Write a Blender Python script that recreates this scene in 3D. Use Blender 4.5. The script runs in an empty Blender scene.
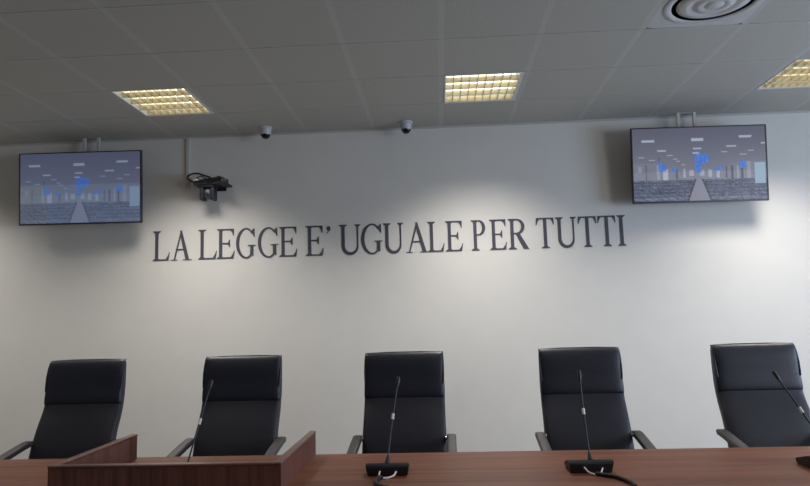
import bpy, bmesh, math, random
from mathutils import Vector, Matrix
random.seed(4)
PI = math.pi
scene = bpy.context.scene
COL = scene.collection
V = Vector

# ---------------------------------------------------------------- measures
CAMZ = 1.37            # eye height; floor is z = 0
CEIL = CAMZ + 1.677    # ceiling
WALL = 5.62            # back wall
GX, GY, P = 0.056, 3.788, 0.6   # ceiling grid origin and pitch
XL, XR = GX - 9*P, GX + 9*P
YB = GY - 16*P
DESK = 0.75

# ---------------------------------------------------------------- materials
def lin(c):
    return tuple(((v/255)/12.92 if v/255 <= .04045 else ((v/255+.055)/1.055)**2.4) for v in c) + (1,)

def mat(name, rgb, rough=.5, metal=0, spec=.5, emit=None, estr=0, bump=None, mottle=0, coat=0):
    m = bpy.data.materials.new(name); m.use_nodes = True
    nt = m.node_tree; b = nt.nodes['Principled BSDF']
    b.inputs['Base Color'].default_value = lin(rgb)
    b.inputs['Roughness'].default_value = rough
    b.inputs['Metallic'].default_value = metal
    b.inputs['Specular IOR Level'].default_value = spec
    if coat: b.inputs['Coat Weight'].default_value = coat
    if emit:
        b.inputs['Emission Color'].default_value = lin(emit)
        b.inputs['Emission Strength'].default_value = estr
    tc = nt.nodes.new('ShaderNodeTexCoord')
    if mottle:
        n = nt.nodes.new('ShaderNodeTexNoise'); n.inputs['Scale'].default_value = 6
        n.inputs['Detail'].default_value = 4
        nt.links.new(tc.outputs['Object'], n.inputs['Vector'])
        r = nt.nodes.new('ShaderNodeValToRGB')
        c = lin(rgb)
        r.color_ramp.elements[0].position = .3; r.color_ramp.elements[1].position = .7
        r.color_ramp.elements[0].color = tuple(v*(1-mottle) for v in c[:3]) + (1,)
        r.color_ramp.elements[1].color = tuple(min(1, v*(1+mottle)) for v in c[:3]) + (1,)
        nt.links.new(n.outputs['Fac'], r.inputs['Fac'])
        nt.links.new(r.outputs['Color'], b.inputs['Base Color'])
    if bump:
        n = nt.nodes.new('ShaderNodeTexNoise'); n.inputs['Scale'].default_value = bump[0]
        n.inputs['Detail'].default_value = 5
        nt.links.new(tc.outputs['Object'], n.inputs['Vector'])
        bp = nt.nodes.new('ShaderNodeBump'); bp.inputs['Strength'].default_value = bump[1]
        bp.inputs['Distance'].default_value = .004
        nt.links.new(n.outputs['Fac'], bp.inputs['Height'])
        nt.links.new(bp.outputs['Normal'], b.inputs['Normal'])
    return m

def wood(name, stops, scale, rough=.35, coat=.15):
    m = bpy.data.materials.new(name); m.use_nodes = True
    nt = m.node_tree; b = nt.nodes['Principled BSDF']
    tc = nt.nodes.new('ShaderNodeTexCoord'); mp = nt.nodes.new('ShaderNodeMapping')
    mp.inputs['Scale'].default_value = scale
    n = nt.nodes.new('ShaderNodeTexNoise'); n.inputs['Scale'].default_value = 1
    n.inputs['Detail'].default_value = 6; n.inputs['Roughness'].default_value = .65
    n.inputs['Distortion'].default_value = .4
    r = nt.nodes.new('ShaderNodeValToRGB'); cr = r.color_ramp
    while len(cr.elements) < len(stops): cr.elements.new(.5)
    for e, (p, c) in zip(cr.elements, stops): e.position = p; e.color = lin(c)
    nt.links.new(tc.outputs['Object'], mp.inputs['Vector'])
    nt.links.new(mp.outputs['Vector'], n.inputs['Vector'])
    nt.links.new(n.outputs['Fac'], r.inputs['Fac'])
    nt.links.new(r.outputs['Color'], b.inputs['Base Color'])
    b.inputs['Roughness'].default_value = rough
    b.inputs['Coat Weight'].default_value = coat; b.inputs['Coat Roughness'].default_value = .25
    return m

def perforated(name, rgb, dot):
    m = mat(name, rgb, .7)
    nt = m.node_tree; b = nt.nodes['Principled BSDF']
    tc = nt.nodes.new('ShaderNodeTexCoord')
    sc = nt.nodes.new('ShaderNodeVectorMath'); sc.operation = 'SCALE'; sc.inputs['Scale'].default_value = 1/.012
    fr = nt.nodes.new('ShaderNodeVectorMath'); fr.operation = 'FRACTION'
    su = nt.nodes.new('ShaderNodeVectorMath'); su.operation = 'SUBTRACT'; su.inputs[1].default_value = (.5, .5, 0)
    mu = nt.nodes.new('ShaderNodeVectorMath'); mu.operation = 'MULTIPLY'; mu.inputs[1].default_value = (1, 1, 0)
    le = nt.nodes.new('ShaderNodeVectorMath'); le.operation = 'LENGTH'
    r = nt.nodes.new('ShaderNodeValToRGB')
    r.color_ramp.elements[0].position = .20; r.color_ramp.elements[0].color = lin(dot)
    r.color_ramp.elements[1].position = .26; r.color_ramp.elements[1].color = lin(rgb)
    L = nt.links.new
    L(tc.outputs['Object'], sc.inputs[0]); L(sc.outputs[0], fr.inputs[0]); L(fr.outputs[0], su.inputs[0])
    L(su.outputs[0], mu.inputs[0]); L(mu.outputs[0], le.inputs[0]); L(le.outputs['Value'], r.inputs['Fac'])
    L(r.outputs['Color'], b.inputs['Base Color'])
    return m

M = dict(
    wall=mat('wall_paint', (214, 211, 204), .85, bump=(300, .15), mottle=.015),
    side=mat('side_wall_paint', (200, 196, 188), .85, bump=(250, .15)),
    floor=mat('floor_vinyl', (80, 74, 72), .5, mottle=.06),
    base=mat('skirting_paint', (90, 84, 80), .5, mottle=.04),
    tile=perforated('perforated_tile', (182, 182, 174), (140, 140, 134)),
    band=mat('ceiling_band', (182, 183, 177), .6, mottle=.02),
    gap=mat('ceiling_joint', (70, 68, 64), .8, mottle=.05),
    white=mat('white_enamel', (214, 216, 214), .4, mottle=.02),
    louvre=mat('louvre_aluminium', (205, 198, 178), .26, .8, mottle=.04),
    rails=mat('louvre_rail', (196, 190, 172), .4, .5, mottle=.04),  # toned darker than the cross blades, so their bright glints are in the colour
    tube=mat('fluorescent_tube', (255, 250, 235), .5, emit=(255, 244, 216), estr=3.0),
    desk=wood('walnut_desktop', [(.28, (80, 42, 24)), (.45, (106, 60, 38)), (.58, (124, 74, 50)), (.75, (92, 51, 32))], (1.1, 26, 26), .5, 0),
    panel=wood('walnut_panel', [(.3, (58, 30, 26)), (.46, (88, 50, 42)), (.6, (104, 64, 54)), (.75, (66, 36, 30))], (34, 34, 1.5), .4, .12),
    rail=wood('walnut_edge', [(.3, (78, 44, 36)), (.6, (104, 62, 50)), (.8, (84, 48, 40))], (3, 3, 3), .35, .2),
    leather=mat('black_leather', (31, 29, 37), .46, spec=.38, bump=(180, .35), mottle=.06),
    leather_shaded=mat('black_leather_head_shaded', (26, 27, 39), .46, spec=.45, bump=(180, .35), mottle=.06),  # same leather; weaker light on the head painted in as a darker, bluer tone
    armpad=mat('arm_leather', (52, 48, 47), .5, bump=(150, .3), mottle=.06),
    black=mat('black_plastic', (24, 24, 28), .45, mottle=.05),
    rubber=mat('black_rubber', (18, 18, 20), .7, mottle=.05),
    chrome=mat('chrome', (200, 200, 204), .18, 1, mottle=.02),
    steel=mat('dark_steel', (58, 57, 62), .5, .5, mottle=.04),
    bezel=mat('tv_bezel', (38, 38, 50), .35, mottle=.04),
    letter=mat('letter_vinyl', (72, 71, 82), .55, mottle=.04),
    ptz=mat('camera_body', (34, 36, 46), .45, mottle=.06),
    ptz2=mat('camera_trim', (120, 122, 132), .45, mottle=.06),
    diffuser=mat('diffuser_enamel', (188, 190, 188), .45, mottle=.02),
    dome=mat('dome_glass', (14, 14, 18), .12, mottle=.05),
    cctv=mat('cctv_shell', (186, 188, 190), .45, mottle=.03),
    wirew=mat('white_cable', (214, 208, 196), .5, mottle=.03),
    conduit=mat('conduit_paint', (190, 188, 182), .6, mottle=.03),
    glass=mat('window_pane', (225, 235, 240), .05, mottle=.02),
)
M['desk'].node_tree.nodes['Principled BSDF'].inputs['Specular IOR Level'].default_value = .28
M['glass'].node_tree.nodes['Principled BSDF'].inputs['Transmission Weight'].default_value = 1

# ---------------------------------------------------------------- helpers
def link_mesh(name, bm, mats, parent=None, smooth=False, loc=None):
    me = bpy.data.meshes.new(name)
    bmesh.ops.recalc_face_normals(bm, faces=bm.faces)
    bm.to_mesh(me); bm.free()
    for m in (mats if isinstance(mats, (list, tuple)) else [mats]): me.materials.append(m)
    if smooth:
        me.polygons.foreach_set('use_smooth', [True]*len(me.polygons))
        me.set_sharp_from_angle(angle=math.radians(38))
    o = bpy.data.objects.new(name, me); COL.objects.link(o)
    if parent: o.parent = parent
    if loc: o.location = loc
    return o

def thing(name, label, cat, loc=(0, 0, 0), rz=0, group=None):
    o = bpy.data.objects.new(name, None); COL.objects.link(o)
    o.empty_display_size = .1
    o.location = loc; o.rotation_euler = (0, 0, rz)
    o['label'] = label; o['category'] = cat
    if group: o['group'] = group
    return o

def tag(o, label, cat, group=None):
    o['label'] = label; o['category'] = cat
    if group: o['group'] = group
    return o

def struct(o):
    o['kind'] = 'structure'; return o

def box(bm, lo, hi, mi=0, bevel=0, seg=2):
    lo, hi = V(lo), V(hi)
    r = bmesh.ops.create_cube(bm, size=1)
    vs = r['verts']
    for v in vs:
        v.co = V((lo[i] + (v.co[i]+.5)*(hi[i]-lo[i]) for i in range(3)))
    fs = set(f for v in vs for f in v.link_faces)
    for f in fs: f.material_index = mi
    if bevel:
        es = list(set(e for v in vs for e in v.link_edges))
        r = bmesh.ops.bevel(bm, geom=es, offset=bevel, segments=seg, affect='EDGES', profile=.6)
        for f in r['faces']: f.material_index = mi

def tube(bm, pts, rad, n=10, mi=0, closed=False):
    pts = [V(p) for p in pts]
    rads = rad if isinstance(rad, (list, tuple)) else [rad]*len(pts)
    rings = []; up = None
    for i, p in enumerate(pts):
        t = (pts[min(i+1, len(pts)-1)] - pts[max(i-1, 0)]).normalized()
        if up is None:
            up = V((0, 0, 1)) if abs(t.z) < .9 else V((1, 0, 0))
        s = t.cross(up).normalized(); up = s.cross(t).normalized()
        rings.append([bm.verts.new(p + (s*math.cos(a)+up*math.sin(a))*rads[i]) for a in [2*PI*k/n for k in range(n)]])
    for a, b in zip(rings, rings[1:]):
        for k in range(n):
            bm.faces.new((a[k], a[(k+1) % n], b[(k+1) % n], b[k])).material_index = mi
    bm.faces.new(rings[0]).material_index = mi; bm.faces.new(rings[-1][::-1]).material_index = mi

def lathe(bm, prof, c=(0, 0, 0), n=32, mi=0, a0=0):
    c = V(c); rings = []
    for r, z in prof:
        if r < 1e-5: rings.append([bm.verts.new(c + V((0, 0, z)))])
        else: rings.append([bm.verts.new(c + V((r*math.cos(a0+2*PI*k/n), r*math.sin(a0+2*PI*k/n), z))) for k in range(n)])
    for a, b in zip(rings, rings[1:]):
        for k in range(n):
            q = []
            for v in (a[k % len(a)], a[(k+1) % len(a)], b[(k+1) % len(b)], b[k % len(b)]):
                if v not in q: q.append(v)
            if len(q) > 2: bm.faces.new(q).material_index = mi
    for rg in (rings[0], rings[-1]):
        if len(rg) > 2:
            try: bm.faces.new(rg).material_index = mi
            except ValueError: pass

def loft(bm, path, x0=0, power=4, n=24, mi=0):
    """path: (y, z, width, thickness, offset) sections; section plane holds X and the path normal."""
    rings = []
    for i, (y, z, w, th) in enumerate(path):
        a = path[max(i-1, 0)]; b = path[min(i+1, len(path)-1)]
        t = V((0, b[0]-a[0], b[1]-a[1])).normalized()
        nn = V((0, t.z, -t.y))
        ring = []
        for k in range(n):
            an = 2*PI*(k+.5)/n; c, s = math.cos(an), math.sin(an)
            u = math.copysign(abs(c)**(2/power), c)*w/2; q = math.copysign(abs(s)**(2/power), s)*th/2
            ring.append(bm.verts.new(V((x0+u, y, z)) + nn*q))
        rings.append(ring)
    for a, b in zip(rings, rings[1:]):
        for k in range(n):
            bm.faces.new((a[k], a[(k+1) % n], b[(k+1) % n], b[k])).material_index = mi
    bm.faces.new(rings[0]).material_index = mi; bm.faces.new(rings[-1][::-1]).material_index = mi

def bez(p, n=12):
    """Catmull-Rom through the points"""
    p = [V(q) for q in p]; out = []
    e = [p[0]*2-p[1]] + p + [p[-1]*2-p[-2]]
    for i in range(1, len(e)-2):
        for k in range(n):
            t = k/n
            out.append(.5*((2*e[i]) + (e[i+1]-e[i-1])*t + (2*e[i-1]-5*e[i]+4*e[i+1]-e[i+2])*t*t + (3*e[i]-e[i-1]-3*e[i+1]+e[i+2])*t**3))
    out.append(p[-1]); return out

# ---------------------------------------------------------------- the room
TROFFERS = [(c, 1) for c in (-4, 0, 4)]
VENT = (2, -1)

def build_room():
    bm = bmesh.new(); box(bm, (XL-.15, YB-.15, -.1), (XR+.15, WALL+.15, 0)); struct(link_mesh('floor', bm, M['floor']))
    bm = bmesh.new(); box(bm, (XL-.15, WALL, 0), (XR+.15, WALL+.15, CEIL+.25)); struct(link_mesh('wall_back', bm, M['wall']))
    bm = bmesh.new(); box(bm, (XL-.15, YB, 0), (XL, WALL, CEIL+.25)); struct(link_mesh('wall_left', bm, M['side']))
    # windows in the right wall and in the wall behind the camera
    def wall_with_holes(name, length, holes, place):
        bm = bmesh.new(); zt = CEIL+.25
        xs = sorted(set([0, length] + [h[0] for h in holes] + [h[1] for h in holes]))
        for a, b in zip(xs, xs[1:]):
            hit = [h for h in holes if h[0] <= a and h[1] >= b]
            if hit:
                h = hit[0]
                box(bm, (a, 0, 0), (b, .15, h[2])); box(bm, (a, 0, h[3]), (b, .15, zt))
            else: box(bm, (a, 0, 0), (b, .15, zt))
        o = struct(link_mesh(name, bm, M['side'])); o.matrix_world = place; return o
    k = 0
    # right wall: local x runs from back wall towards the camera side
    pr = Matrix.Translation((XR, WALL, 0)) @ Matrix.Rotation(-PI/2, 4, 'Z')
    pb = Matrix.Translation((XR, YB, 0)) @ Matrix.Rotation(PI, 4, 'Z')
    HR = [(1.9, 4.1, .9, 2.3), (4.7, 6.9, .9, 2.3)]
    HB = []
    wall_with_holes('wall_right', WALL-YB, HR, pr)
    wall_with_holes('wall_front', XR-XL, HB, pb)
    for holes, pl in ((HR, pr), (HB, pb)):
        for (a, b, z0, z1) in holes:
            k += 1
            bm = bmesh.new()
            for q in ((a, a+.05), (b-.05, b), ((a+b)/2-.03, (a+b)/2+.03)): box(bm, (q[0], .04, z0), (q[1], .1, z1))
            for q in ((z0, z0+.05), (z1-.05, z1)): box(bm, (a, .045, q[0]), (b, .095, q[1]))
            o = struct(link_mesh('window_%d' % k, bm, M['white'])); o.matrix_world = pl
    # ceiling: tiles, bands and joints in one surface
    bm = bmesh.new()
    for i in range(-9, 9):
        for j in range(-16, 4):
            x0 = GX+i*P+.02; x1 = GX+(i+1)*P-.02
            y0 = GY+j*P+.003; y1 = min(GY+(j+1)*P-.003, WALL)
            if y0 >= WALL-.01: continue
            if (i, j) in TROFFERS or (i, j) == VENT: continue
            box(bm, (x0, y0, CEIL), (x1, y1, CEIL+.02), 0)
    for i in range(-9, 10):
        xc = GX+i*P
        box(bm, (xc-.02, YB, CEIL+.0005), (xc+.02, WALL, CEIL+.03), 1)
        box(bm, (xc-.0235, YB, CEIL+.010), (xc+.0235, WALL, CEIL+.012), 2)
    for j in range(-16, 4):
        y = GY+j*P
        if y < WALL-.005: box(bm, (XL, y-.003, CEIL+.006), (XR, y+.003, CEIL+.008), 2); box(bm, (XL, y+.0005, CEIL-.0015), (XR, y+.009, CEIL-.0001), 1)
    # backing slab above the tiles
    box(bm, (XL-.15, YB-.15, CEIL+.25), (XR+.15, WALL+.15, CEIL+.3), 2)
    for v in bm.verts: v.co.z -= 0
    struct(link_mesh('ceiling', bm, [M['tile'], M['band'], M['gap']]))
    bm = bmesh.new(); box(bm, (XL+.012, WALL-.012, 0), (XR-.012, WALL, .08)); struct(link_mesh('baseboard_back', bm, M['base']))
    # shadow-gap trim where ceiling meets wall
    bm = bmesh.new(); box(bm, (XL, WALL-.016, CEIL-.012), (XR, WALL, CEIL)); struct(link_mesh('trim_1', bm, M['conduit']))
build_room()

# ---------------------------------------------------------------- ceiling fixtures
def make_light(label, ix, iy):
    cx, cy = GX+(ix+.5)*P-.008, GY+(iy+.5)*P
    t = thing('ceiling_light', label, 'light', (cx, cy, CEIL), 0, 'recessed louvre lights in the ceiling')
    hw, hd = .262, .283
    bm = bmesh.new()
    for a, b in (((-.27, -.297), (-hw, .297)), ((hw, -.297), (.286, .297)), ((-hw, -.297), (hw, -hd)), ((-hw, hd), (hw, .297))):
        box(bm, (a[0], a[1], -.002), (b[0], b[1], .012))
    link_mesh('frame', bm, M['white'], t)
    bm = bmesh.new()
    for a, b in (((-hw-.006, -hd-.006, .0121), (-hw, hd+.006, .1)), ((hw, -hd-.006, .0121), (hw+.006, hd+.006, .1)),
                 ((-hw, -hd-.006, .0121), (hw, -hd, .1)), ((-hw, hd, .0121), (hw, hd+.006, .1)), ((-hw-.006, -hd-.006, .1), (hw+.006, hd+.006, .106))):
        box(bm, a, b)
    link_mesh('housing', bm, M['white'], t)
    bm = bmesh.new()
    ch = 2*hd/4
    for k in range(5):
        y = -hd + k*ch; w = .004
        y0, y1 = max(-hd+.0005, y-w), min(hd-.0005, y+w)
        box(bm, (-hw+.0005, y0, .002), (hw-.0005, y1, .042))
    for k in range(1, 9):
        x = -hw + k*2*hw/9
        # straight cross blades, in brighter metal than the rails to paint in highlights
        for c in range(4):
            ya, yb = -hd+c*ch+.0045, -hd+(c+1)*ch-.0045
            box(bm, (x-.003, ya, .004), (x+.003, yb, .040), 1)
    link_mesh('louvre', bm, [M['rails'], M['louvre']], t)
    for c in range(4):
        bm = bmesh.new(); y = -hd+(c+.5)*ch
        tube(bm, [(-hw+.01, y, .066), (hw-.01, y, .066)], .012, 12)
        link_mesh('fluorescent_tube', bm, M['tube'], t, True)
    return t

make_light('recessed louvre ceiling light at the left, between left screen and the wall lettering', -4, 1)
make_light('recessed louvre ceiling light in the middle, above the two dome cameras', 0, 1)
make_light('recessed louvre ceiling light cut off by the right edge of the photo', 4, 1)

def make_vent():
    cx, cy = GX+(VENT[0]+.5)*P, GY+(VENT[1]+.5)*P
    t = thing('ceiling_vent', 'round swirl air diffuser in a plain white square ceiling panel', 'vent', (cx, cy, CEIL))
    bm = bmesh.new()
    # square panel with round opening
    n = 48; R = .205; hx, hy = .28, .297
    ring, sq = [], []
    for k in range(n):
        a = 2*PI*k/n; c, s = math.cos(a), math.sin(a)
        ring.append(bm.verts.new((R*c, R*s, 0)))
        f = min(hx/abs(c) if abs(c) > 1e-6 else 9, hy/abs(s) if abs(s) > 1e-6 else 9)
        sq.append(bm.verts.new((f*c, f*s, 0)))
    for k in range(n): bm.faces.new((ring[k], ring[(k+1) % n], sq[(k+1) % n], sq[k]))
    e = bmesh.ops.extrude_face_region(bm, geom=bm.faces[:])
    for v in e['geom']:
        if isinstance(v, bmesh.types.BMVert): v.co.z += .012
    link_mesh('panel', bm, M['diffuser'], t)
    bm = bmesh.new()
    lathe(bm, [(.262, 0), (.262, -.003), (.252, -.006), (.240, -.007), (.222, -.002), (.212, .008), (.2055, .012), (.2055, 0.0125), (.262, 0.0)], n=64)
    link_mesh('rim', bm, M['diffuser'], t, True)
    bm = bmesh.new()
    lathe(bm, [(.2045, .001), (.2045, .075), (0, .075), (0, .073), (.2015, .073), (.2015, .001)], n=48)
    link_mesh('throat', bm, M['cctv'], t, True)
    # stepped bowl that closes the throat, leaving a thin slot round its edge
    bm = bmesh.new()
    lathe(bm, [(.1995, .010), (.194, .000), (.176, -.008), (.150, -.014), (.134, -.014), (.120, -.008), (.108, -.008), (.094, -.016), (.070, -.020),
               (.054, -.014), (.040, -.020), (.020, -.024), (0, -.025), (0, .020), (.12, .025), (.19, .018), (.1995, .010)], n=56)
    link_mesh('cone', bm, M['diffuser'], t, True)
    bm = bmesh.new()
    for k in range(4):
        a = k*PI/2+.4
        p = V((math.cos(a), math.sin(a), 0))
        tube(bm, [p*.02+V((0, 0, .045)), p*.200+V((0, 0, .045))], .004, 6)
    link_mesh('strut', bm, M['cctv'], t, True)
make_vent()

def make_dome(label, x, y):
    t = thing('dome_camera', label, 'security camera', (x, y, CEIL), 0, 'dome security cameras on the ceiling')
    bm = bmesh.new()
    lathe(bm, [(0, 0), (.058, 0), (.058, -.012), (.052, -.018), (.047, -.02), (.047, -.052), (.044, -.058), (0, -.058)], n=32)
    link_mesh('housing', bm, M['cctv'], t, True)
    bm = bmesh.new()
    prof = [(.046, -.0585), (.046, -.064), (.041, -.066)] + [(.040*math.cos(a), -.066-.036*math.sin(a)) for a in [i*PI/16 for i in range(1, 8)]] + [(0, -.102)]
    lathe(bm, [(.0, -.0585)] + prof[:2] + [(.041, -.066)] , n=32)
    link_mesh('collar', bm, M['cctv'], t, True)
    bm = bmesh.new()
    lathe(bm, [(0, -.0662)] + prof[2:], n=32)
    link_mesh('lens_dome', bm, M['dome'], t, True)
make_dome('small white dome camera on the ceiling above the words LEGGE E, left of the two', -1.47, 5.42)
make_dome('small white dome camera on the ceiling above the word UGUALE, right of the two', -.249, 5.44)

# ---------------------------------------------------------------- televisions
def screen_colors(nx, ny, seed, washed):
    rnd = random.Random(seed)
    rnd_row = [[rnd.random() for _ in range(24)] for _ in range(97)]
    noise = [[rnd.random() for _ in range(nx+1)] for _ in range(ny+1)]
    lights = [(.12, .17, .095, .030), (.49, .165, .09, .036), (.85, .14, .095, .032), (.22, .31, .065, .018), (.49, .285, .065, .02),
              (.745, .265, .07, .02), (.065, .39, .05, .012), (.28, .375, .045, .012), (.69, .345, .05, .013), (.475, .35, .05, .014),
              (.98, .24, .03, .02), (.145, .43, .05, .010), (.32, .42, .035, .010), (.89, .33, .05, .012), (.34, .455, .03, .008),
              (.36, .48, .03, .007), (.38, .505, .03, .007), (.83, .38, .05, .01), (.62, .44, .03, .008), (.60, .47, .03, .007), (.58, .50, .03, .007)]
    def inside(u, v):
        n = noise[min(ny, int(v*ny+.5))][min(nx, int(u*nx+.5))]
        hz = .60
        if v < hz:
            k = v/hz
            d = abs(u-.49)
            c = [104+34*k, 103+34*k, 118+30*k]
            if v > .48 and d > (.60-v)*1.6+.12:      # side walls and columns
                c = [140, 140, 150]
        else:
            k = (v-hz)/(1-hz)
            c = [150+8*k, 150+8*k, 162+6*k]
        # pale columns
        for cu, w, v0, v1, s in ((.19, .02, .50, .74, 30), (.245, .035, .56, .75, 55), (.33, .012, .56, .70, -35), (.385, .015, .56, .68, 45),
                                 (.44, .03, .58, .66, 45), (.52, .03, .58, .66, 40), (.58, .02, .58, .68, 45), (.64, .02, .58, .69, 50),
                                 (.70, .010, .54, .70, -45), (.745, .013, .53, .72, -50), (.785, .010, .53, .72, 35), (.82, .013, .53, .73, -55),
                                 (.87, .022, .48, .75, 25), (.10, .008, .5, .72, -30), (.05, .02, .52, .60, 25)):
            if abs(u-cu) < w/1.6 and v0 < v < v1: c = [q+s for q in c]
        if v > .71:                                   # rows of seats
            row = math.sin((v-.6)**.62*120)
            seat = math.sin(u*95/(.35+(v-.6)*1.6) + math.floor((v-.6)**.62*120/PI)*1.7)
            g = 26*row*(.5+.5*seat) + (n-.5)*60 + 34*(rnd_row[int(v*ny)%97][int(u*22)] -.5)
            c = [98+g, 102+g, 122+g] if v < .93 else [118+g, 120+g, 140+g]
        hw = .018 + (v-.70)*.21
        if v > .70 and abs(u-.495) < hw+.012:
            c = [70, 70, 82] if abs(u-.495) > hw else [158, 156, 168]
        elif v > .585 and v < .70:
            c = [q+18*(n-.5) for q in c]
        if .91 < u < .99 and .50 < v < .78: c = [176, 200, 214]
        blue = False
        if .468 < u < .515 and .36 < v < .61: blue = True
        if .50 < u < .575 and .355 < v < .50 and ((u-.535)/.042)**2+((v-.425)/.075)**2 < 1: blue = True
        for bu, bv, a, b in ((.222, .545, .034, .05), (.205, .50, .012, .05), (.31, .575, .022, .022), (.635, .575, .03, .022), (.825, .52, .03, .055), (.665, .55, .016, .02)):
            if ((u-bu)/a)**2+((v-bv)/b)**2 < 1: blue = True
        if blue: c = [58+40*n, 118+30*n, 216+25*n] if n < .8 else [120, 160, 225]
        if v < .44 and abs(u-.20) < .004 and v > .40: c = [60, 60, 75]
        for lu, lv, lw, lh in lights:
            if abs(u-lu - (lv-v)*.3*(lu-.49)) < lw/2 and abs(v-lv) < lh/2: c = [196, 202, 214]
        if washed:
            w = [120, 132, 158] if v < .45 else [150, 166, 178]
            if u < .22 and v > .45: w = [158, 168, 158]
            k = .42 if v > .45 else .22
            c = [(q*(1-k)+p*k)*m_ for q, p, m_ in zip(c, w, (.80, .84, .93))]
        else: c = [q*m_ for q, m_ in zip(c, (.97, 1, 1.04))]
        return [max(0, min(255, q)) for q in c]
    return [[inside(i/nx, j/ny) for i in range(nx+1)] for j in range(ny+1)]

def screen_mat(strength):
    m = bpy.data.materials.new('screen_picture'); m.use_nodes = True
    nt = m.node_tree; b = nt.nodes['Principled BSDF']
    a = nt.nodes.new('ShaderNodeVertexColor'); a.layer_name = 'picture'
    b.inputs['Base Color'].default_value = (.01, .01, .012, 1); b.inputs['Roughness'].default_value = .5
    nt.links.new(a.outputs['Color'], b.inputs['Emission Color'])
    b.inputs['Emission Strength'].default_value = strength
    return m

def make_tv(label, x, z, w, h, seed, washed, poles, yaw=0):
    tilt = .075; Y = 5.42
    t = thing('television', label, 'television', (x, Y, z), yaw, 'wall screens hanging from the ceiling')
    R = Matrix.Rotation(tilt, 4, 'X') @ Matrix.Rotation(.010, 4, 'Y')
    def add(name, bm, m, smooth=False):
        bmesh.ops.transform(bm, matrix=R, verts=bm.verts); return link_mesh(name, bm, m, t, smooth)
    bw = .008
    bm = bmesh.new()
    for a, b in (((-w/2, -h/2), (w/2, -h/2+bw*1.5)), ((-w/2, h/2-bw), (w/2, h/2)), ((-w/2, -h/2+bw*1.5), (-w/2+bw, h/2-bw)), ((w/2-bw, -h/2+bw*1.5), (w/2, h/2-bw))):
        box(bm, (a[0], -.012, a[1]), (b[0], .02, b[1]))
    add('bezel', bm, M['bezel'])
    bm = bmesh.new(); box(bm, (-w/2+.01, .0205, -h/2+.01), (w/2-.01, .035, h/2-.01), 0, .005)
    box(bm, (-w*.34, .03, -h*.4), (w*.34, .07, h*.18), 0, .01); add('back_housing', bm, M['bezel'])
    nx, ny = 176, 99
    cols = screen_colors(nx, ny, seed, washed)
    me = bpy.data.meshes.new('screen')
    sw, sh = w/2-bw, h/2
    vs = []; cv = []
    for j in range(ny+1):
        for i in range(nx+1):
            zz = (h/2-bw) - j/ny*(h-2.5*bw)
            vs.append(R @ V((-sw+2*sw*i/nx, -.006, zz))); cv += lin(cols[j][i])
    fs = [(j*(nx+1)+i, (j+1)*(nx+1)+i, (j+1)*(nx+1)+i+1, j*(nx+1)+i+1) for j in range(ny) for i in range(nx)]
    n0 = len(vs)
    vs += [R @ V((sx*sw, .015, (h/2-bw) if sz > 0 else -h/2+1.5*bw)) for sx, sz in ((-1, 1), (1, 1), (1, -1), (-1, -1))]
    cv += [0, 0, 0, 1]*4
    fs += [(n0, n0+1, n0+2, n0+3)]
    me.from_pydata([tuple(v) for v in vs], [], fs)
    at = me.color_attributes.new('picture', 'FLOAT_COLOR', 'POINT'); at.data.foreach_set('color', cv)
    me.materials.append(SCREEN)
    o = bpy.data.objects.new('screen', me); COL.objects.link(o); o.parent = t
    # ceiling mount
    top = CEIL - z
    for px in poles:
        bm = bmesh.new(); box(bm, (px-.013, .085, -.15), (px+.013, .105, top-.0005)); link_mesh('mounting_pole', bm, M['conduit'], t)
    bm = bmesh.new(); box(bm, (min(poles)-.08, .078, -.2), (max(poles)+.08, .0849, .12)); link_mesh('mounting_plate', bm, M['steel'], t)
    bm = bmesh.new(); box(bm, (min(poles)-.02, .08, top-.003), (max(poles)+.02, .11, top-.0005)); link_mesh('ceiling_plate', bm, M['conduit'], t)
    return t
SCREEN = screen_mat(.62)
make_tv('wall screen at the left showing a washed-out view of the hall', -3.112, 1.205+CAMZ, 1.095, .633, 3, True, (-.03, .10))
make_tv('wall screen at the right showing a clearer view of the hall', 2.182, 1.203+CAMZ, 1.10, .632, 9, False, (-.105, .03))

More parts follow.
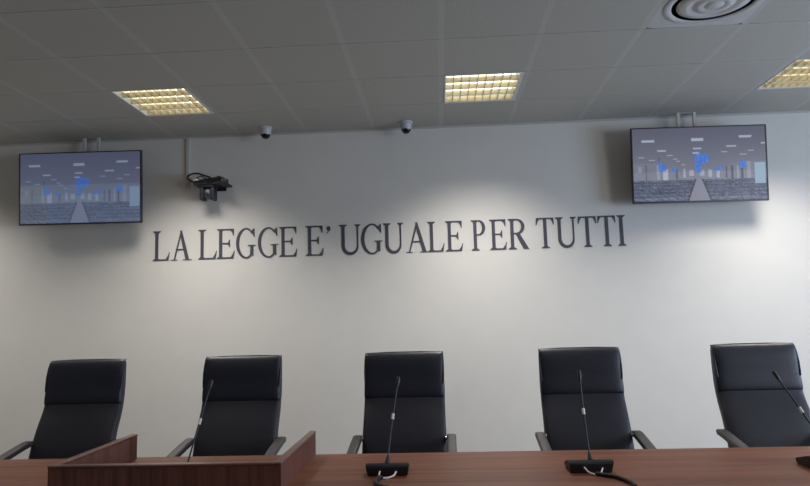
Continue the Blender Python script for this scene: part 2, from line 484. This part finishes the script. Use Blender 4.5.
# ---------------------------------------------------------------- the tracking camera on its bracket
def make_ptz():
    X, Z = -1.99, CAMZ+1.2
    t = thing('video_camera', 'dark video camera hanging under a wall shelf with coiled cables', 'camera', (X, WALL, Z))
    bm = bmesh.new()
    box(bm, (-.13, -.17, 0), (.165, -.004, .016), 0, .003); box(bm, (-.11, -.0041, -.03), (.11, -.0001, .07))
    box(bm, (-.13, -.172, .0161), (.165, -.166, .030))
    link_mesh('shelf', bm, M['ptz'], t)
    bm = bmesh.new(); box(bm, (-.03, -.155, .0165), (.14, -.04, .058), 0, .006); link_mesh('power_box', bm, M['black'], t, True)
    bm = bmesh.new(); box(bm, (.05, -.15, .0585), (.13, -.06, .070), 0, .004); link_mesh('adapter', bm, M['ptz2'], t, True)
    bm = bmesh.new(); box(bm, (.12, -.20, -.020), (.185, -.1725, .038), 0, .006); link_mesh('plug_block', bm, M['black'], t, True)
    bm = bmesh.new(); box(bm, (-.078, -.160, -.022), (.052, -.04, -.0005), 0, .006); link_mesh('camera_base', bm, M['ptz'], t, True)
    for s in (-1, 1):
        bm = bmesh.new(); cx = -.013+s*.047
        box(bm, (cx-.019, -.155, -.132), (cx+.019, -.07, -.0225), 0, .012, 3); link_mesh('yoke_arm', bm, M['ptz'], t, True)
    bm = bmesh.new(); box(bm, (-.038, -.150, -.115), (.012, -.06, -.035), 0, .018, 3); h = link_mesh('camera_head', bm, M['ptz2'], t, True)
    bm = bmesh.new(); tube(bm, [(-.013, -.151, -.088), (-.013, -.165, -.088)], [.020, .019], 24); l = link_mesh('lens', bm, M['black'], h, True)
    # cables
    bm = bmesh.new()
    loop = bez([(.02, -.15, .064), (-.03, -.17, .080), (-.09, -.18, .098), (-.15, -.18, .092), (-.178, -.17, .064), (-.15, -.16, .038), (-.09, -.15, .036), (-.03, -.165, .045), (.05, -.18, .05), (.12, -.18, .060)])
    tube(bm, loop, .0085, 8)
    tube(bm, bez([(-.07, -.15, .035), (-.10, -.16, .060), (-.06, -.17, .075), (-.02, -.17, .055), (.03, -.18, .03), (.1, -.18, .07)]), .0045, 8)
    tube(bm, bez([(.15, -.17, .03), (.1, -.185, .055), (.02, -.18, .02), (-.02, -.185, .035), (-.1, -.178, .022)]), .004, 8)
    link_mesh('cable', bm, M['rubber'], t, True)
    bm = bmesh.new(); tube(bm, bez([(-.125, -.178, .038), (-.10, -.180, .042), (-.08, -.178, .040)]), .007, 8); c = link_mesh('cable_label', bm, M['wirew'], t, True)
    # cable conduit on the wall
    bm = bmesh.new(); box(bm, (-2.245, WALL-.018, Z+.02), (-2.215, WALL, CEIL-.0125), 0, .003)
    tag(link_mesh('cable_conduit', bm, M['conduit']), 'thin vertical cable conduit on the wall above the hanging camera', 'conduit')
make_ptz()

# ---------------------------------------------------------------- lettering
def letter_mesh(ch, x0, x1, h=.266, y=0):
    bm = bmesh.new(); T = .0285; t = .0135; w = x1-x0; sf = .009
    def poly(pts):
        n = len(bm.faces); vs = [bm.verts.new((x0+px, -.00006*n, pz)) for px, pz in pts]; bm.faces.new(vs)
    def rect(a, b, c, d): poly([(a, b), (c, b), (c, d), (a, d)])
    def serif_v(xc, top, th=T, half=None):           # slab serif with brackets on a vertical stem
        half = half or th*.5+.021; s = -1 if top else 1; z = h if top else 0
        poly([(xc-half, z), (xc+half, z), (xc+half, z+s*sf*.6), (xc+th/2, z+s*sf*2.4), (xc-th/2, z+s*sf*2.4), (xc-half, z+s*sf*.6)])
    def stem(xc, z0, z1, th=T): rect(xc-th/2, z0, xc+th/2, z1)
    def strip(pts, ws):
        L, R_ = [], []
        for i, p in enumerate(pts):
            a = pts[max(0, i-1)]; b = pts[min(len(pts)-1, i+1)]
            d = V((b[0]-a[0], b[1]-a[1])).normalized(); n = V((-d.y, d.x))
            L.append((p[0]+n.x*ws[i]/2, p[1]+n.y*ws[i]/2)); R_.append((p[0]-n.x*ws[i]/2, p[1]-n.y*ws[i]/2))
        for i in range(len(pts)-1): poly([L[i], L[i+1], R_[i+1], R_[i]])
    xs = T/2+.019
    if ch == 'L':
        stem(xs, 0, h); serif_v(xs, True); serif_v(xs, False); rect(xs, 0, w-.012, t)
        poly([(w-.036, t), (w-.012, 0), (w, .075), (w-.006, .075), (w-.016, .045)])
    elif ch in 'E':
        stem(xs, 0, h); serif_v(xs, True); serif_v(xs, False)
        rect(xs, 0, w-.01, t); rect(xs, h-t, w-.014, h); rect(xs, h*.51-t/2, w*.70, h*.51+t/2)
        poly([(w-.036, t), (w-.01, 0), (w, .068), (w-.006, .068), (w-.016, .04)])
        poly([(w-.038, h-t), (w-.014, h), (w-.006, h), (w-.008, h-.062), (w-.014, h-.062), (w-.022, h-.036)])
        poly([(w*.70-.012, h*.51-t/2), (w*.70, h*.51-.034), (w*.70+.006, h*.51-.034), (w*.70+.006, h*.51+.034), (w*.70, h*.51+.034), (w*.70-.012, h*.51+t/2)])
    elif ch == 'T':
        c = w/2; stem(c, 0, h); serif_v(c, False); rect(.004, h-t, w-.004, h)
        for s in (0, 1):
            f = lambda q: w-q if s else q
            poly([(f(.004), h), (f(.03), h-t), (f(.016), h-.034), (f(.007), h-.062), (f(0), h-.062)])
    elif ch == 'I':
        c = w/2; stem(c, 0, h); serif_v(c, True); serif_v(c, False)
    elif ch == 'A':
        ax = w*.49; th = .034
        poly([(ax-.012, h), (ax+.004, h), (w-.022, 0), (w-.022-th, 0), (ax-.008, h*.80)])
        poly([(ax-.008, h*.97), (ax-.004, h*.80), (.035, 0), (.022, 0)])
        rect(w*.24, h*.33, w*.70, h*.33+t)
        rect(0, 0, .056, sf*.8); rect(w-.080, 0, w, sf*.8)
    elif ch == 'U':
        xl, xr = T/2+.019, w-.019-t/2
        stem(xl, h*.30, h); stem(xr, h*.30, h, t); serif_v(xl, True); serif_v(xr, True, t, .026)
        pts, ws = [], []
        for k in range(17):
            a = PI+PI*k/16; u = k/16
            pts.append(((xl+xr)/2+(xr-xl)/2*math.cos(a), h*.30+(h*.30-.011+.002)*math.sin(a)))
            ws.append(T*(1-u)**1.2+t*(1-(1-u)**1.2)+.006*math.sin(PI*u))
        strip(pts, ws)
    elif ch in 'PR':
        stem(xs, 0, h); serif_v(xs, True); serif_v(xs, False)
        br = w-.012 if ch == 'P' else w*.80
        zc = h*.745; rz = h*.255-t/2; xb = xs+(br-xs)*.35
        rect(xs, h-t, xb, h); rect(xs, zc-rz-t/2, xb, zc-rz+t/2)
        pts, ws = [], []
        for k in range(15):
            a = PI/2-PI*k/14
            pts.append((xb+(br-T/2-xb)*math.cos(a), zc+rz*math.sin(a))); ws.append(t+(T-t)*math.cos(a)**1.5 if math.cos(a) > 0 else t)
        strip(pts, ws)
        if ch == 'R':
            poly([(xs+.028, zc-rz), (xs+.064, zc-rz), (w-.008, sf), (w, 0), (w-.050, 0)])
    elif ch == 'G':
        cx = w*.53; rx = w*.53-T/2; cz = h/2; rz = h/2-t/2+.003
        pts, ws = [], []
        for k in range(37):
            a = math.radians(42+ (318-42)*k/36); c = math.cos(a)
            pts.append((cx+rx*(c if c < 0 else c*.86), cz+rz*math.sin(a)))
            ws.append(t+(T-t)*max(0, -c)**1.3)
        strip(pts, ws)
        e = pts[0]
        poly([(e[0]-.012, e[1]+.014), (w-.018, h*.985), (w-.010, h*.985), (w-.008, h*.70), (w-.014, h*.70), (w-.030, h*.82)])
        sx = w-.019-T/2
        stem(sx, h*.085, h*.44); rect(sx-T/2-.020, h*.44-sf, min(sx+T/2+.019, w), h*.44)
        poly([(pts[-1][0]-.01, pts[-1][1]-.012), (sx+T/2, h*.085), (sx-T/2, h*.12), (pts[-1][0], pts[-1][1]+.01)])
    elif ch == "'":
        pts = [(w*.5+.017*math.cos(a), h*.90+.020*math.sin(a)) for a in [2*PI*k/14 for k in range(14)]]
        poly(pts)
        poly([(w*.5+.017, h*.90), (w*.5+.015, h*.84), (w*.5-.002, h*.77), (w*.5-.018, h*.735), (w*.5-.018, h*.75), (w*.5, h*.80), (w*.5+.004, h*.85), (w*.5, h*.9)])
    bmesh.ops.recalc_face_normals(bm, faces=bm.faces)
    e = bmesh.ops.extrude_face_region(bm, geom=bm.faces[:])
    for v in e['geom']:
        if isinstance(v, bmesh.types.BMVert): v.co.y += .004
    return bm

XR_ = [(-2.542, -2.389), (-2.377, -2.19), (-2.13, -1.963), (-1.963, -1.804), (-1.791, -1.616), (-1.595, -1.412), (-1.404, -1.244), (-1.168, -1.011), (-0.989, -0.941), (-0.87, -0.683), (-0.677, -0.491), (-0.484, -0.306), (-0.286, -0.084), (-0.095, 0.05), (0.061, 0.211), (0.284, 0.419), (0.443, 0.589), (0.603, 0.78), (0.842, 0.998), (1.009, 1.187), (1.201, 1.359), (1.368, 1.522), (1.533, 1.604)]
CH = "LALEGGE" + "E'" + "UGUALE" + "PER" + "TUTTI"
sign = thing('wall_lettering', "dark grey serif capitals on the wall reading LA LEGGE E' UGUALE PER TUTTI", 'lettering', (0, WALL-.004, CAMZ+.562))
for c, (a, b) in zip(CH, XR_):
    o = link_mesh('apostrophe' if c == "'" else 'letter', letter_mesh(c, a, b), M['letter'], sign)
    o['label'] = 'apostrophe after the single letter E' if c == "'" else 'capital letter ' + c

# ---------------------------------------------------------------- chairs
CHG = 'high-backed leather armchairs behind the desk'
def make_chair():
    t = thing('armchair', 'x', 'chair', (0, 0, 0), 0, CHG)
    # backrest: S-shaped pad
    bk = [(.205, .43, .42, .05), (.225, .50, .455, .075), (.250, .58, .472, .085), (.285, .68, .474, .085), (.330, .78, .470, .08), (.376, .86, .468, .074), (.402, .93, .466, .066),
          (.420, 1.00, .452, .05), (.435, 1.07, .446, .045), (.447, 1.12, .442, .04), (.452, 1.14, .436, .03)]
    bm = bmesh.new(); loft(bm, [(p.x, p.y, p.z, q) for p, q in sm(bk)], 0, 5, 28); link_mesh('backrest', bm, M['leather'], t, True)
    hd = [(.388, .902, .452, .040), (.390, .912, .467, .066), (.398, .945, .469, .082), (.410, 1.01, .467, .082), (.416, 1.06, .465, .082), (.422, 1.105, .463, .078), (.428, 1.138, .461, .066), (.434, 1.156, .458, .046), (.438, 1.164, .446, .018)]
    bm = bmesh.new(); loft(bm, [(p.x, p.y, p.z, q) for p, q in sm(hd)], 0, 6, 28)
    h = link_mesh('headrest', bm, M['leather_shaded'], t, True)
    bm = bmesh.new()
    for s in (-1, 1):   # piping down both sides of the head cushion
        tube(bm, [(s*w, y-.028, z) for w, y, z in ((.226, .400, .99), (.229, .407, 1.02), (.230, .416, 1.07), (.229, .430, 1.12), (.228, .446, 1.152), (.227, .466, 1.166))], .0045, 8)
    tube(bm, [(-.219, .437, 1.164), (-.1, .437, 1.168), (.1, .437, 1.168), (.219, .437, 1.164)], .005, 8)
    link_mesh('piping', bm, M['leather_shaded'], h, True)
    bm = bmesh.new(); box(bm, (-.245, -.27, .40), (.245, .20, .50), 0, .035, 4); link_mesh('seat', bm, M['leather'], t, True)
    for s in (-1, 1):
        arm = [(.298, .700, .048, .026), (.292, .702, .050, .032), (.26, .701, .052, .034), (.20, .692, .052, .034), (.10, .674, .052, .034), (.0, .655, .052, .034), (-.10, .634, .052, .034), (-.17, .612, .050, .034), (-.205, .58, .046, .034), (-.20, .53, .040, .034), (-.18, .49, .036, .034), (-.15, .455, .034, .03)]
        bm = bmesh.new(); loft(bm, [(p.x, p.y, p.z, q) for p, q in sm(arm)], s*.264, 5, 16)
        a = link_mesh('armrest', bm, M['armpad'], t, True)
        bm = bmesh.new(); tube(bm, [(s*.2405, .272, .698), (s*.228, .272, .698)], .012, 16)
        link_mesh('bolt', bm, M['chrome'], a, True)
    bm = bmesh.new(); box(bm, (-.12, -.1, .37), (.12, .13, .3995), 0, .008); link_mesh('tilt_mechanism', bm, M['black'], t, True)
    bm = bmesh.new(); lathe(bm, [(0, .09), (.03, .09), (.03, .22), (.02, .22), (.02, .37), (0, .37)], n=20); link_mesh('gas_lift', bm, M['chrome'], t, True)
    for k in range(5):
        a = 2*PI*k/5+.3; c, s = math.cos(a), math.sin(a)
        bm = bmesh.new(); tube(bm, [(c*.02, s*.02, .115), (c*.15, s*.15, .10), (c*.29, s*.29, .075)], [.026, .022, .016], 10)
        l = link_mesh('base_leg', bm, M['chrome'], t, True)
        bm = bmesh.new(); px, py = c*.29, s*.29
        tube(bm, [(px, py, .075), (px, py, .045)], .007, 8)
        for d in (-.014, .014):
            tube(bm, [(px-s*(d-.008), py+c*(d-.008), .0255), (px-s*(d+.008), py+c*(d+.008), .0255)], .0255, 16)
        link_mesh('caster', bm, M['rubber'], l, True)
    return t
def sm(rows, n=4):
    pts = bez([V((r[0], r[1], r[2])) for r in rows], n); th = bez([V((r[3], 0, 0)) for r in rows], n)
    return [(p, max(.004, q.x)) for p, q in zip(pts, th)]
def copy_tree(o, parent=None):
    c = o.copy(); COL.objects.link(c)
    if parent: c.parent = parent
    for ch in list(o.children): copy_tree(ch, c)
    return c
chair = make_chair()
CL = ['black high-backed leather armchair behind the left end of the raised wooden screen, leftmost of five',
      'black high-backed leather armchair behind the right part of the raised wooden screen',
      'black high-backed leather armchair in the middle of the row of five',
      'black high-backed leather armchair right of the middle one, below the word TUTTI',
      'black high-backed leather armchair at the right end of the row, below the right screen']
for i, (x, y, rz, dz) in enumerate(((-2.147, 3.47, .02, 0), (-1.197, 3.465, -.01, 0), (-.232, 3.46, -.01, 0), (.786, 3.46, -.015, 0), (1.772, 3.45, -.01, 0))):
    o = chair if i == 0 else copy_tree(chair)
    o.location = (x, y, 0); o.rotation_euler = (0, 0, rz); o['label'] = CL[i]

# ---------------------------------------------------------------- desk
def make_desk():
    t = thing('bench_desk', 'long walnut judges desk running across the whole foreground', 'desk', (0, 0, 0))
    y0, y1 = 2.33, 3.09
    for a, b in ((-3.6, 3.6),):
        bm = bmesh.new(); box(bm, (a, y0, DESK-.03), (b, y1, DESK), 0, .003); link_mesh('desktop', bm, M['desk'], t)
    bm = bmesh.new(); box(bm, (-3.58, y0+.06, .0), (3.58, y0+.085, DESK-.0301)); link_mesh('front_panel', bm, M['panel'], t)
    for x in (-3.58, -1.215, 1.165, 3.55):
        bm = bmesh.new(); box(bm, (x, y0+.0855, 0), (x+.03, y1-.06, DESK-.0301)); link_mesh('leg_panel', bm, M['panel'], t)
make_desk()

def make_screen_box():
    t = thing('desk_screen', 'raised dark walnut privacy screen standing on the left of the desk', 'desk screen', (0, 0, DESK))
    xl, xr, y0, y1, h, th = -1.478, -.602, 2.415, 3.075, .110, .026
    bm = bmesh.new(); box(bm, (xl+th, y0, 0), (xr-th, y0+th, h-.012)); link_mesh('front_panel', bm, M['panel'], t)
    for a in (xl, xr-th):
        bm = bmesh.new(); box(bm, (a, y0, 0), (a+th, y1, h-.012)); s = link_mesh('side_panel', bm, M['panel'], t)
        bm = bmesh.new(); box(bm, (a-.003, y0-.003, h-.0119), (a+th+.003, y1+.003, h), 0, .0058, 3); link_mesh('edge_trim', bm, M['rail'], s, True)
    bm = bmesh.new(); box(bm, (xl+th+.0031, y0-.003, h-.0119), (xr-th-.0031, y0+th+.003, h-.0005), 0, .005, 3); link_mesh('edge_trim', bm, M['rail'], t, True)
make_screen_box()

# ---------------------------------------------------------------- microphones
def make_mic(label, x, y, tip, bandz, cable=None, loop=None):
    """tip is the head position relative to the base centre"""
    t = thing('desk_microphone', label, 'microphone', (x, y, DESK), 0, 'gooseneck microphones on the desk')
    bm = bmesh.new()
    # wedge console: tall flat back towards the hall, top sloping down to the speaker
    prof = [(-.030, 0), (-.042, .040), (-.034, .050), (-.018, .050), (.085, .022), (.085, 0)]
    w0, w1 = .079, .086
    L = [bm.verts.new((-(w1 if z > .02 else w0), yy, z)) for yy, z in prof]; R = [bm.verts.new(((w1 if z > .02 else w0), yy, z)) for yy, z in prof]
    n = len(prof)
    bm.faces.new(L); bm.faces.new(R[::-1])
    for k in range(n): bm.faces.new((L[k], R[k], R[(k+1) % n], L[(k+1) % n]))
    bmesh.ops.bevel(bm, geom=bm.edges[:], offset=.003, segments=2, affect='EDGES')
    b = link_mesh('base', bm, M['black'], t, True)
    tp = V(tip); bp = V((0, -.022, .048))
    mid = bp.lerp(tp, .5)+V((0, .012, 0))*1 + V(((tp.x-bp.x)*-.08, 0, 0))
    pts = bez([bp, mid, tp], 12)
    bm = bmesh.new(); tube(bm, [bp, bp+(pts[2]-bp).normalized()*.028], [.011, .006], 14); link_mesh('socket', bm, M['black'], t, True)
    bm = bmesh.new(); tube(bm, pts, [.0035]*len(pts), 10); g = link_mesh('gooseneck', bm, M['steel'], t, True)
    d = (pts[-1]-pts[-2]).normalized()
    bm = bmesh.new(); tube(bm, [tp-d*.012, tp, tp+d*.008, tp+d*.03, tp+d*.036], [.004, .006, .0078, .0078, .005], 14); link_mesh('microphone_head', bm, M['black'], t, True)
    k = bandz; i = int(k*(len(pts)-1)); p = pts[i]; q = pts[min(i+1, len(pts)-1)]
    u = (q-p).normalized()
    bm = bmesh.new(); tube(bm, [p, p+u*.024], .0062, 12); o = link_mesh('tag', bm, M['wirew'], g, True); o['label'] = 'white band round the gooseneck'
    if loop:
        bm = bmesh.new()
        for l in loop: tube(bm, bez(l, 8), .0032, 8)
        o = link_mesh('white_wire', bm, M['wirew'], t, True)
    if cable:
        bm = bmesh.new(); tube(bm, bez(cable, 8), .0075, 10); link_mesh('cable', bm, M['rubber'], t, True)
    return t
L1 = [[(-.028, -.046, .022), (-.030, -.060, .010), (-.022, -.072, .004)], [(.036, -.046, .020), (.028, -.062, .010), (.006, -.074, .004), (-.012, -.078, .004)]]
L2 = [[(-.030, -.046, .026), (-.018, -.060, .012), (.002, -.072, .005), (.016, -.076, .004)], [(.040, -.046, .022), (.030, -.062, .010), (.020, -.074, .005)]]
C1 = [(-.022, -.072, .008), (-.030, -.095, .008), (-.036, -.14, .008), (-.02, -.2, .008), (.02, -.24, .008)]
C2 = [(.008, -.072, .008), (.030, -.088, .008), (.062, -.115, .008), (.085, -.16, .008), (.10, -.22, .008), (.10, -.27, .008)]
make_mic('gooseneck microphone on the desk in front of the middle chair', -.234, 2.68, (.040, .10, .340), .56, C1, L1)
make_mic('gooseneck microphone on the desk in front of the chair right of the middle', .564, 2.68, (.002, .10, .350), .58, C2, L2)
make_mic('gooseneck microphone behind the raised walnut screen, before the second chair from the left', -1.025, 2.61, (.050, .10, .350), .58, C1, L1)
make_mic('gooseneck microphone leaning left at the right edge of the photo', 1.480, 2.68, (-.112, .10, .330), .56, C2, L2)

# ---------------------------------------------------------------- light
def area(name, loc, rot, sx, sy, power, col, spread=PI):
    l = bpy.data.lights.new(name, 'AREA'); l.shape = 'RECTANGLE'; l.size = sx; l.size_y = sy
    l.energy = power; l.color = col; l.spread = spread
    o = bpy.data.objects.new(name, l); COL.objects.link(o); o.location = loc; o.rotation_euler = rot
    return o
WARM = (1, .86, .68); COOL = (.74, .87, 1)
for c in (-8, -4, 0, 4, 8):
    for r, pw, cl, sp in ((1, {-8: 19, -4: 24, 0: 26, 4: 29, 8: 32}[c], (1, .95, .90), 114), (-3, 5, (.94, .97, 1), 120), (-7, 5, (.94, .97, 1), 125), (-11, 5, (.94, .97, 1), 125)):
        area('ceiling_lamp', (GX+(c+.5)*P-.008, GY+(r+.5)*P, CEIL-.006), (0, 0, 0), .5, .54, pw, cl, math.radians(sp))
for y0, pw, cl in ((1.9, 122, (.50, .68, 1)), (4.7, 100, (.95, .98, 1))):
    area('window_daylight', (XR+.02, WALL-y0-1.1, 1.6), (0, PI/2, 0), 1.4, 2.2, pw, cl, math.radians(170))
w = bpy.data.worlds.new('World'); scene.world = w; w.use_nodes = True
w.node_tree.nodes['Background'].inputs[0].default_value = (.55, .7, 1, 1)
w.node_tree.nodes['Background'].inputs[1].default_value = .08

# ---------------------------------------------------------------- camera
cd = bpy.data.cameras.new('camera'); cam = bpy.data.objects.new('camera', cd); COL.objects.link(cam)
cd.sensor_width = 36; cd.lens = 649.2157/810*36; cd.clip_start = .05
r = V((0.99809129, 0.05544848, -0.02718873)); u = V((0.03332638, -0.11295627, 0.9930409)); f = V((-0.05199148, 0.99205159, 0.11458856))
m = Matrix((r, u, -f)).transposed().to_4x4(); m.translation = (0, 0, CAMZ); cam.matrix_world = m
scene.camera = cam
vs = scene.view_settings
vs.view_transform = 'Standard'; vs.look = 'None'; vs.gamma = 1; vs.exposure = 0; vs.use_curve_mapping = False
